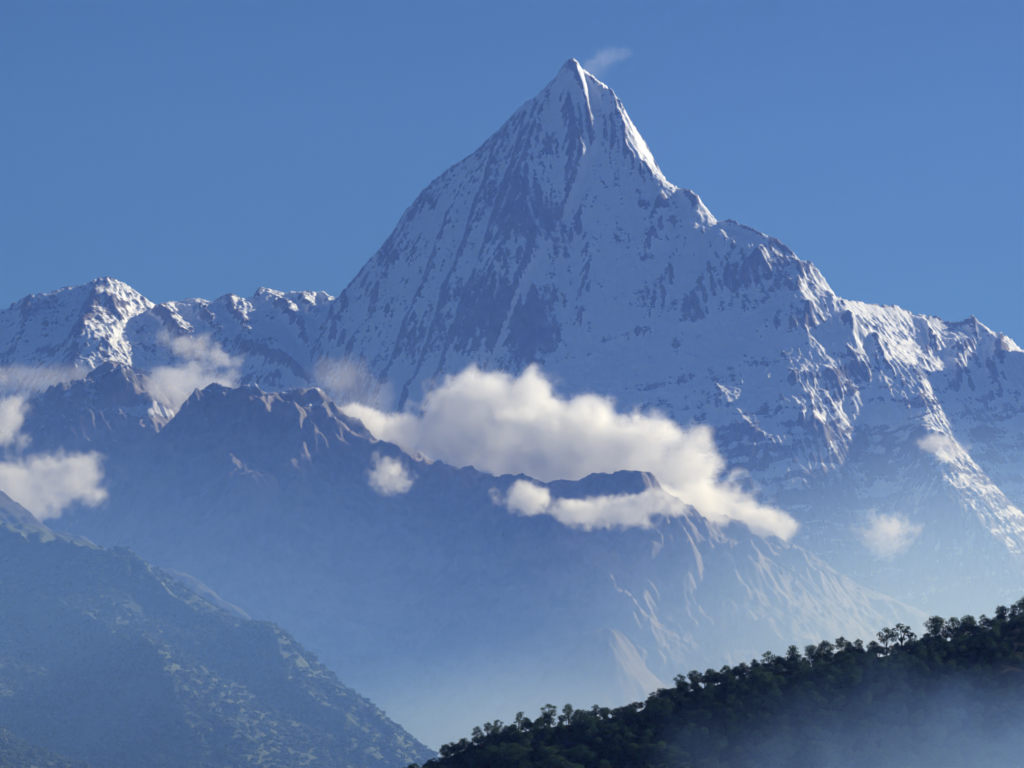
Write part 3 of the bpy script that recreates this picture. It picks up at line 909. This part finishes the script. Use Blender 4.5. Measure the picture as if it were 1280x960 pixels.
SG = 'trees standing out along the near ridge'
STAND = [  # px, top py, style, widening, label
    (566, 927, 'gappy', 1.2, None), (597, 908, 'gappy', 1.1, 'lowest thin-crowned tree standing clear of the ridge, nearest its bottom end'),
    (609, 903, 'ball', 1.0, None), (622, 899, 'gappy', 1.0, None), (648, 889, 'tall', 1.3, 'single taller tree with pointed loose crown, left of the twin-crowned sunlit pair'),
    (663, 902, 'round', 1.0, None), (686, 879, 'gappy', 1.25, 'left tree of the twin-crowned pair with yellow-green edges low on the ridge'),
    (710, 880, 'gappy', 1.2, 'right tree of the twin-crowned pair with yellow-green edges low on the ridge'),
    (728, 887, 'ball', 1.0, None), (742, 880, 'tall', 1.2, 'very thin slender tree just right of the twin-crowned pair'), (757, 884, 'round', 1.0, 'short rounded tree with yellowish crown right of the very thin tree'),
    (782, 882, 'bush', 1.0, None), (826, 860, 'bush', 1.0, None), (848, 843, 'gappy', 1.2, 'broad gappy dark tree where the ridge steepens, above the pale spur side'),
    (866, 838, 'round', 1.1, None), (884, 836, 'round', 1.0, None), (905, 832, 'round', 1.0, None), (926, 828, 'round', 1.0, None), (942, 824, 'ball', 1.0, None),
    (958, 814, 'gappy', 1.0, 'small forked tree with two puffs, left of the tall narrow ridge tree'), (970, 820, 'round', 1.0, None), (988, 806, 'tall', 1.5, 'tall narrow dark tree with a pointed top, midway along the ridge'),
    (1012, 806, 'round', 1.0, None), (1026, 801, 'round', 1.1, 'broad dark tree right of the deep notch beside the tall narrow one'),
    (1046, 796, 'ball', 1.0, 'small lollipop-shaped tree with a round ball crown on the ridge'), (1058, 802, 'round', 1.0, None), (1071, 799, 'ball', 1.0, None), (1087, 801, 'round', 1.0, None),
    (1104, 785, 'gappy', 1.1, 'left of two tall trees with daylight between their stems'), (1124, 779, 'tall', 1.7, 'taller right one of two trees with daylight between their stems'),
    (1136, 790, 'gappy', .9, None), (1166, 770, 'round', 1.15, 'big rounded tree on the ridge, right of the gap after the two tall trees'), (1188, 772, 'round', 1.0, None),
    (1206, 769, 'round', 1.2, 'big flat-domed dark tree, second of the three big ones near the right edge'), (1225, 768, 'gappy', .9, 'small see-through tree between the flat-domed one and the right edge group'),
    (1249, 757, 'round', 1.1, 'tall dark tree, last but one before the right edge'), (1264, 755, 'tall', 1.4, None), (1278, 746, 'round', 1.2, 'tallest dark tree cut by the right edge of the picture')]
for i, (px, py, st, wd, lab) in enumerate(STAND):
    x, y, z, h = top_height(px, py, (i % 3) * 3 - 3)
    put_tree(x, y, z, h, st, i, i * 1.7, lab or 'dark tree crown rising a little above the unbroken treeline of the near ridge', SG if not lab else 'trees standing out along the near ridge', wd)
# the low unbroken fringe between them
g = random.Random(5)
px = 520.0; i = 0
while px < 1310:
    x, y, z = crest_at(px, g.uniform(-8, 3))
    put_tree(x, y, z, g.uniform(4.5, 8.5) * (0.8 if px < 800 else 1.1), g.choice(['round', 'bush', 'round', 'gappy']), i, g.uniform(0, 6), 'low dark tree filling the fringe of the near ridge between taller crowns', 'low trees of the ridge fringe', 1.25)
    px += g.uniform(5.5, 10); i += 1
# the slope below: the largest as trees of their own, the rest one mass
cand = []
for k in range(6000):
    X = g.uniform(-110, 345); Y = g.uniform(2310, 2580)
    z = float(SL.sample(np.array([X]), np.array([Y]))[0])
    v = np.array([X, Y, z + 6])
    dpt = Y * math.cos(PITCH) + v[2] * math.sin(PITCH)
    u = X / dpt * FOC + 640; w_ = 480 - (-Y * math.sin(PITCH) + v[2] * math.cos(PITCH)) / dpt * FOC
    Yc = np.interp(u, [q[0] for q in CREST], [q[2] for q in CREST])
    if not (500 < u < 1310 and w_ < 1000 and Y < Yc - 4): continue
    if any((X - a[0]) ** 2 + (Y - a[1]) ** 2 < 5.2 ** 2 for a in cand): continue
    cand.append((X, Y, z, u, w_))
print('slope trees', len(cand))
cand.sort(key=lambda a: -a[4])
n_ind = 300 - len(STAND) - i
ind = cand[:0]; rest = []
step = len(cand) / max(1, n_ind)
vis = [c for c in cand if c[4] < 975]
vis.sort(key=lambda a: a[1])
for k, cnd in enumerate(vis):
    X, Y, z, u, w_ = cnd
    if k < n_ind:
        upper = w_ < np.interp(u, [q[0] for q in CREST], [q[1] for q in CREST]) + 60
        lab, grp = (('dark tree on the shaded upper part of the near slope below the ridge trees', 'trees on the shaded upper slope') if upper else
                    ('blue-green tree in the misty lower part of the near slope', 'trees on the misty lower slope'))
        put_tree(X, Y, z, g.uniform(7, 12.5), g.choice(['round', 'round', 'bush', 'gappy', 'round']), k, g.uniform(0, 6), lab, grp, g.uniform(1.15, 1.6))
    else:
        rest.append(cnd)
rest += [c for c in cand if c[4] >= 975]
if rest:
    P_ = np.array([(a[0], a[1], a[2]) for a in rest])
    crown_src = [o for o in COL.objects if o.name.startswith('crown') and o.data in [c for _, c in STY['round']]][0]
    wd = gn_scatter('wood', P_, rng.uniform(8, 12.5, len(P_)), rng.uniform(0, 6.28, len(P_)), leaf, crown_src, zs=0.85)
    wd['label'] = 'dark mass of treetops filling the near slope between the single trees'; wd['category'] = 'wood'
print('near slope', time.time() - T0, len(rest))

# ------------------------------------------------------------------ birds
def birds():
    V = [(0, .30, 0), (.05, .1, .03), (-.05, .1, .03), (.06, -.1, 0), (-.06, -.1, 0), (0, -.2, .02), (.09, -.36, 0), (-.09, -.36, 0), (0, 0, -.07),
         (.35, .1, .12), (.33, -.09, .10), (.72, 0, .10), (.68, -.12, .09), (-.35, .1, .12), (-.33, -.09, .10), (-.72, 0, .10), (-.68, -.12, .09), (0, .05, .06)]
    F = [(0, 1, 17), (0, 17, 2), (0, 8, 1), (0, 2, 8), (1, 3, 17), (2, 17, 4), (17, 3, 5), (17, 5, 4), (1, 8, 3), (2, 4, 8), (8, 5, 3), (8, 4, 5), (5, 6, 7), (1, 9, 10, 3), (9, 11, 12, 10), (2, 4, 14, 13), (13, 14, 16, 15)]
    me = bpy.data.meshes.new('bird'); me.from_pydata(V, [], F)
    m, nt, out = new_mat('feathers')
    b = N(nt, 'ShaderNodeBsdfPrincipled'); b.inputs['Roughness'].default_value = .8
    nt.links.new(mixc(nt, noise_n(nt, N(nt, 'ShaderNodeTexCoord').outputs['Object'], 6, 3), (0.01, 0.009, 0.008), (0.03, 0.022, 0.018)), b.inputs['Base Color'])
    nt.links.new(b.outputs[0], out.inputs['Surface']); me.materials.append(m)
    for (px, py, Y, rz, lab) in ((607, 664, 1000, 1.0, 'leftmost and darkest of three tiny birds gliding before the hazy mountainside'), (629, 668.5, 1080, 1.3, 'middle and lowest of three tiny dark birds gliding before the mountainside'), (638.5, 666.5, 1250, .8, 'rightmost and faintest of three tiny birds gliding before the mountainside')):
        o = bpy.data.objects.new('bird', me); COL.objects.link(o)
        o.location = at(px, py, Y); o.rotation_euler = (.25, .38, rz)
        o['label'] = lab; o['category'] = 'bird'; o['group'] = 'birds gliding far off'
birds()

# ------------------------------------------------------------------ haze
def haze():
    m, nt, out = new_mat('haze_air')
    v = N(nt, 'ShaderNodeVolumePrincipled')
    v.inputs['Color'].default_value = HAZE_COLOR
    v.inputs['Absorption Color'].default_value = (1, 1, 1, 1)
    v.inputs['Density'].default_value = HAZE_DENSITY
    v.inputs['Anisotropy'].default_value = 0.2
    nt.links.new(v.outputs[0], out.inputs['Volume'])
    x, y0, y1, z0, z1 = 9000, -3000, 33600, -61, 6600
    me = bpy.data.meshes.new('haze')
    vs = [(sx * x, y, z) for z in (z0, z1) for y in (y0, y1) for sx in (-1, 1)]
    me.from_pydata(vs, [], [(0, 2, 3, 1), (4, 5, 7, 6), (0, 1, 5, 4), (2, 6, 7, 3), (0, 4, 6, 2), (1, 3, 7, 5)])
    link('haze', me, m, 'stuff')
haze()

# ------------------------------------------------------------------ clouds
def blob_volume(name, blobs, dens, color=(0.97, 0.97, 0.98), k=3.0, amp=8.0, nscale=1 / 260.0, aniso=0.35, step=0.3, edge=1.3, detail=8, rough=0.66, label=None, cat='cloud', group=None, kind=None, sub=3, flat=None, squash=1.0, absorb=1.0, off=0.35):
    """BLOBS: (px, py, Y, half width px, half height px, depth factor).  A closed hull of merged ellipsoids filled with uneven droplets."""
    E = []
    for px, py, Y, rx, ry, *dz in blobs:
        c = at(px, py, Y); sc = Y / FOC
        E.append((c, np.array([rx * sc, rx * sc * (dz[0] if dz else 1.0), ry * sc])))
    import bmesh
    bm = bmesh.new()
    from mathutils import Matrix
    for c, r in E:
        bmesh.ops.create_icosphere(bm, subdivisions=3, radius=1.33, matrix=Matrix.Translation(c) @ Matrix.Diagonal((*r, 1)))
    me = bpy.data.meshes.new(name); bm.to_mesh(me); bm.free()
    tmp = bpy.data.objects.new('tmp', me); COL.objects.link(tmp)
    md = tmp.modifiers.new('r', 'REMESH'); md.mode = 'VOXEL'; md.voxel_size = float(min(min(r) for _, r in E)) / 4.0
    dg = bpy.context.evaluated_depsgraph_get(); dg.update()
    me2 = bpy.data.meshes.new_from_object(tmp.evaluated_get(dg))
    bpy.data.objects.remove(tmp); bpy.data.meshes.remove(me)
    me2.name = name; me2.materials.clear()
    ctr = np.mean([c for c, _ in E], 0)
    co = np.empty(len(me2.vertices) * 3, np.float32); me2.vertices.foreach_get('co', co)
    me2.vertices.foreach_set('co', (co.reshape(-1, 3) - ctr.astype(np.float32)).ravel())
    m, nt, out = new_mat(name + '_vapour')
    pos = N(nt, 'ShaderNodeTexCoord').outputs['Object']
    acc = None
    for c, r in E:
        vs = N(nt, 'ShaderNodeVectorMath', operation='SUBTRACT'); nt.links.new(pos, vs.inputs[0]); vs.inputs[1].default_value = tuple(c - ctr)
        vd = N(nt, 'ShaderNodeVectorMath', operation='DIVIDE'); nt.links.new(vs.outputs[0], vd.inputs[0]); vd.inputs[1].default_value = tuple(r)
        ln = N(nt, 'ShaderNodeVectorMath', operation='LENGTH'); nt.links.new(vd.outputs[0], ln.inputs[0])
        f = mth(nt, 'SUBTRACT', 1.0, ln.outputs['Value'])
        acc = f if acc is None else mth(nt, 'SMOOTH_MAX', acc, f, 0.12)
    nz = noise_n(nt, pos, nscale, detail, rough)
    val = mth(nt, 'ADD', mth(nt, 'MULTIPLY', acc, k), mth(nt, 'SUBTRACT', mth(nt, 'MULTIPLY', mth(nt, 'SUBTRACT', nz, 0.5), amp), off))
    d = mth(nt, 'MULTIPLY', ramp(nt, val, 0.0, edge), dens)
    v = N(nt, 'ShaderNodeVolumePrincipled')
    v.inputs['Color'].default_value = (*color, 1)
    v.inputs['Absorption Color'].default_value = (absorb,) * 3 + (1,)
    v.inputs['Anisotropy'].default_value = aniso
    nt.links.new(d, v.inputs['Density']); nt.links.new(v.outputs[0], out.inputs['Volume'])
    m.cycles.volume_step_rate = step
    o = link(name, me2, m, kind)
    o.location = ctr
    if label: o['label'] = label; o['category'] = cat
    if group: o['group'] = group
    return o

YC = 19000
blob_volume('cloud', [(600, 506, YC + 900, 84, 48, .7), (660, 515, YC + 900, 80, 52, .7), (575, 545, YC + 900, 85, 44, .7), (520, 540, YC + 900, 60, 26, .7), (720, 555, YC + 900, 100, 74, .7), (785, 580, YC + 900, 92, 66, .7), (640, 545, YC + 900, 110, 66, .7),
                      (845, 598, YC + 900, 62, 70, .7), (700, 580, YC + 900, 120, 40, .7), (880, 630, YC + 800, 70, 44, .7), (940, 655, YC + 800, 62, 34, .7), (840, 640, YC + 500, 70, 32, .7), (450, 530, YC + 1300, 60, 26, .7)],
            0.011, off=0.1, nscale=1 / 210.0, label='largest cloud, a long white bank drifting down across the mountain face')
blob_volume('cloud', [(660, 624, YC - 300, 46, 24, .7), (725, 636, YC - 300, 56, 22, .7), (780, 640, YC - 300, 50, 24, .7), (830, 632, YC - 300, 40, 24, .7)],
            0.014, k=2.4, nscale=1 / 130.0, label='ragged low cloud strip just under the dark hump and the largest cloud')
blob_volume('cloud', [(0, 530, 17500, 52, 56, .7), (10, 595, 17500, 60, 42, .7), (75, 605, 17500, 66, 40, .7), (30, 620, 17500, 60, 32, .7), (100, 600, 17500, 50, 30, .7)],
            0.009, k=1.8, off=0.2, nscale=1 / 140.0, label='torn white cloud at the left edge above the wooded hill')
blob_volume('cloud', [(225, 478, 21500, 62, 36, .7), (262, 482, 21500, 44, 26, .7), (200, 490, 21500, 36, 22, .7), (232, 432, 21500, 44, 26, .7), (270, 445, 21500, 30, 20, .7)],
            0.006, k=2.2, nscale=1 / 160.0, label='soft round cloud resting in the saddle between two dark foothill tops')
blob_volume('cloud', [(482, 588, 18500, 30, 26, .8), (498, 602, 18500, 22, 18, .8)], 0.012, k=2.3, nscale=1 / 80.0, label='small cotton puff alone below the left end of the largest cloud')
blob_volume('cloud', [(1105, 662, 21500, 44, 30, .8), (1118, 676, 21500, 28, 22, .8)], 0.006, k=2.2, nscale=1 / 100.0, label='small faint cloud puff low on the right, before the streaked snow slope')
blob_volume('cloud', [(1168, 552, 24300, 30, 16, .8), (1190, 564, 24300, 24, 14, .8)], 0.007, nscale=1 / 110.0, label='tiny white cloud scrap clinging to the sunlit right spur')
blob_volume('cloud', [(420, 470, 23800, 60, 34, .7), (450, 505, 23800, 56, 30, .7), (380, 500, 23800, 50, 22, .7)], 0.0011, nscale=1 / 200.0, label='thin veil of cloud over the sunlit snow ribs left of the main face')
blob_volume('cloud', [(40, 470, 23900, 110, 26, .5), (150, 485, 23900, 70, 18, .5)], 0.0012, nscale=1 / 260.0, label='faint flat wisp of cloud across the leftmost snow slope')
blob_volume('snow_plume', [(733, 90, 28200, 20, 12, 1), (745, 82, 28250, 24, 18, 1), (757, 72, 28300, 22, 18, 1), (772, 66, 28300, 20, 13, 1)], 0.0006, nscale=1 / 90.0, label='faint plume of blown snow trailing right from the summit', cat='snow plume')

# mist lying in the valley, and a bank of it before the near slope
blob_volume('valley_mist', [(560, 950, 9500, 3300, 520, 1.1)], 0.55e-4, color=(0.16, 0.33, 1.0), k=1.5, amp=0.3, off=0.0, nscale=1 / 3500.0, edge=1.0, detail=1, aniso=0.1, step=0.6, kind='stuff')
blob_volume('hill_mist', [(-100, 990, 7000, 1300, 560, 1.2)], 2.2e-4, color=(0.19, 0.39, 1.0), k=1.6, amp=0.3, off=0.0, nscale=1 / 1500.0, edge=0.8, detail=1, aniso=0.1, step=0.6, kind='stuff')
blob_volume('mist_bank', [(1260, 960, 14000, 800, 500, 1.3), (760, 960, 13800, 500, 190, 1.6)], 7.5e-4, color=(0.38, 0.60, 1.0), k=1.4, amp=0.5, off=0.0, nscale=1 / 1500.0, edge=1.2, detail=2, aniso=0.2, step=0.5, kind='stuff')
blob_volume('slope_mist', [(1240, 1010, 2150, 470, 215, 0.22)], 0.017, color=(0.27, 0.48, 1.0), k=1.6, amp=0.9, off=0.0, nscale=1 / 60.0, edge=1.4, detail=2, aniso=0.2, step=0.4, kind='stuff')
print('clouds', time.time() - T0)
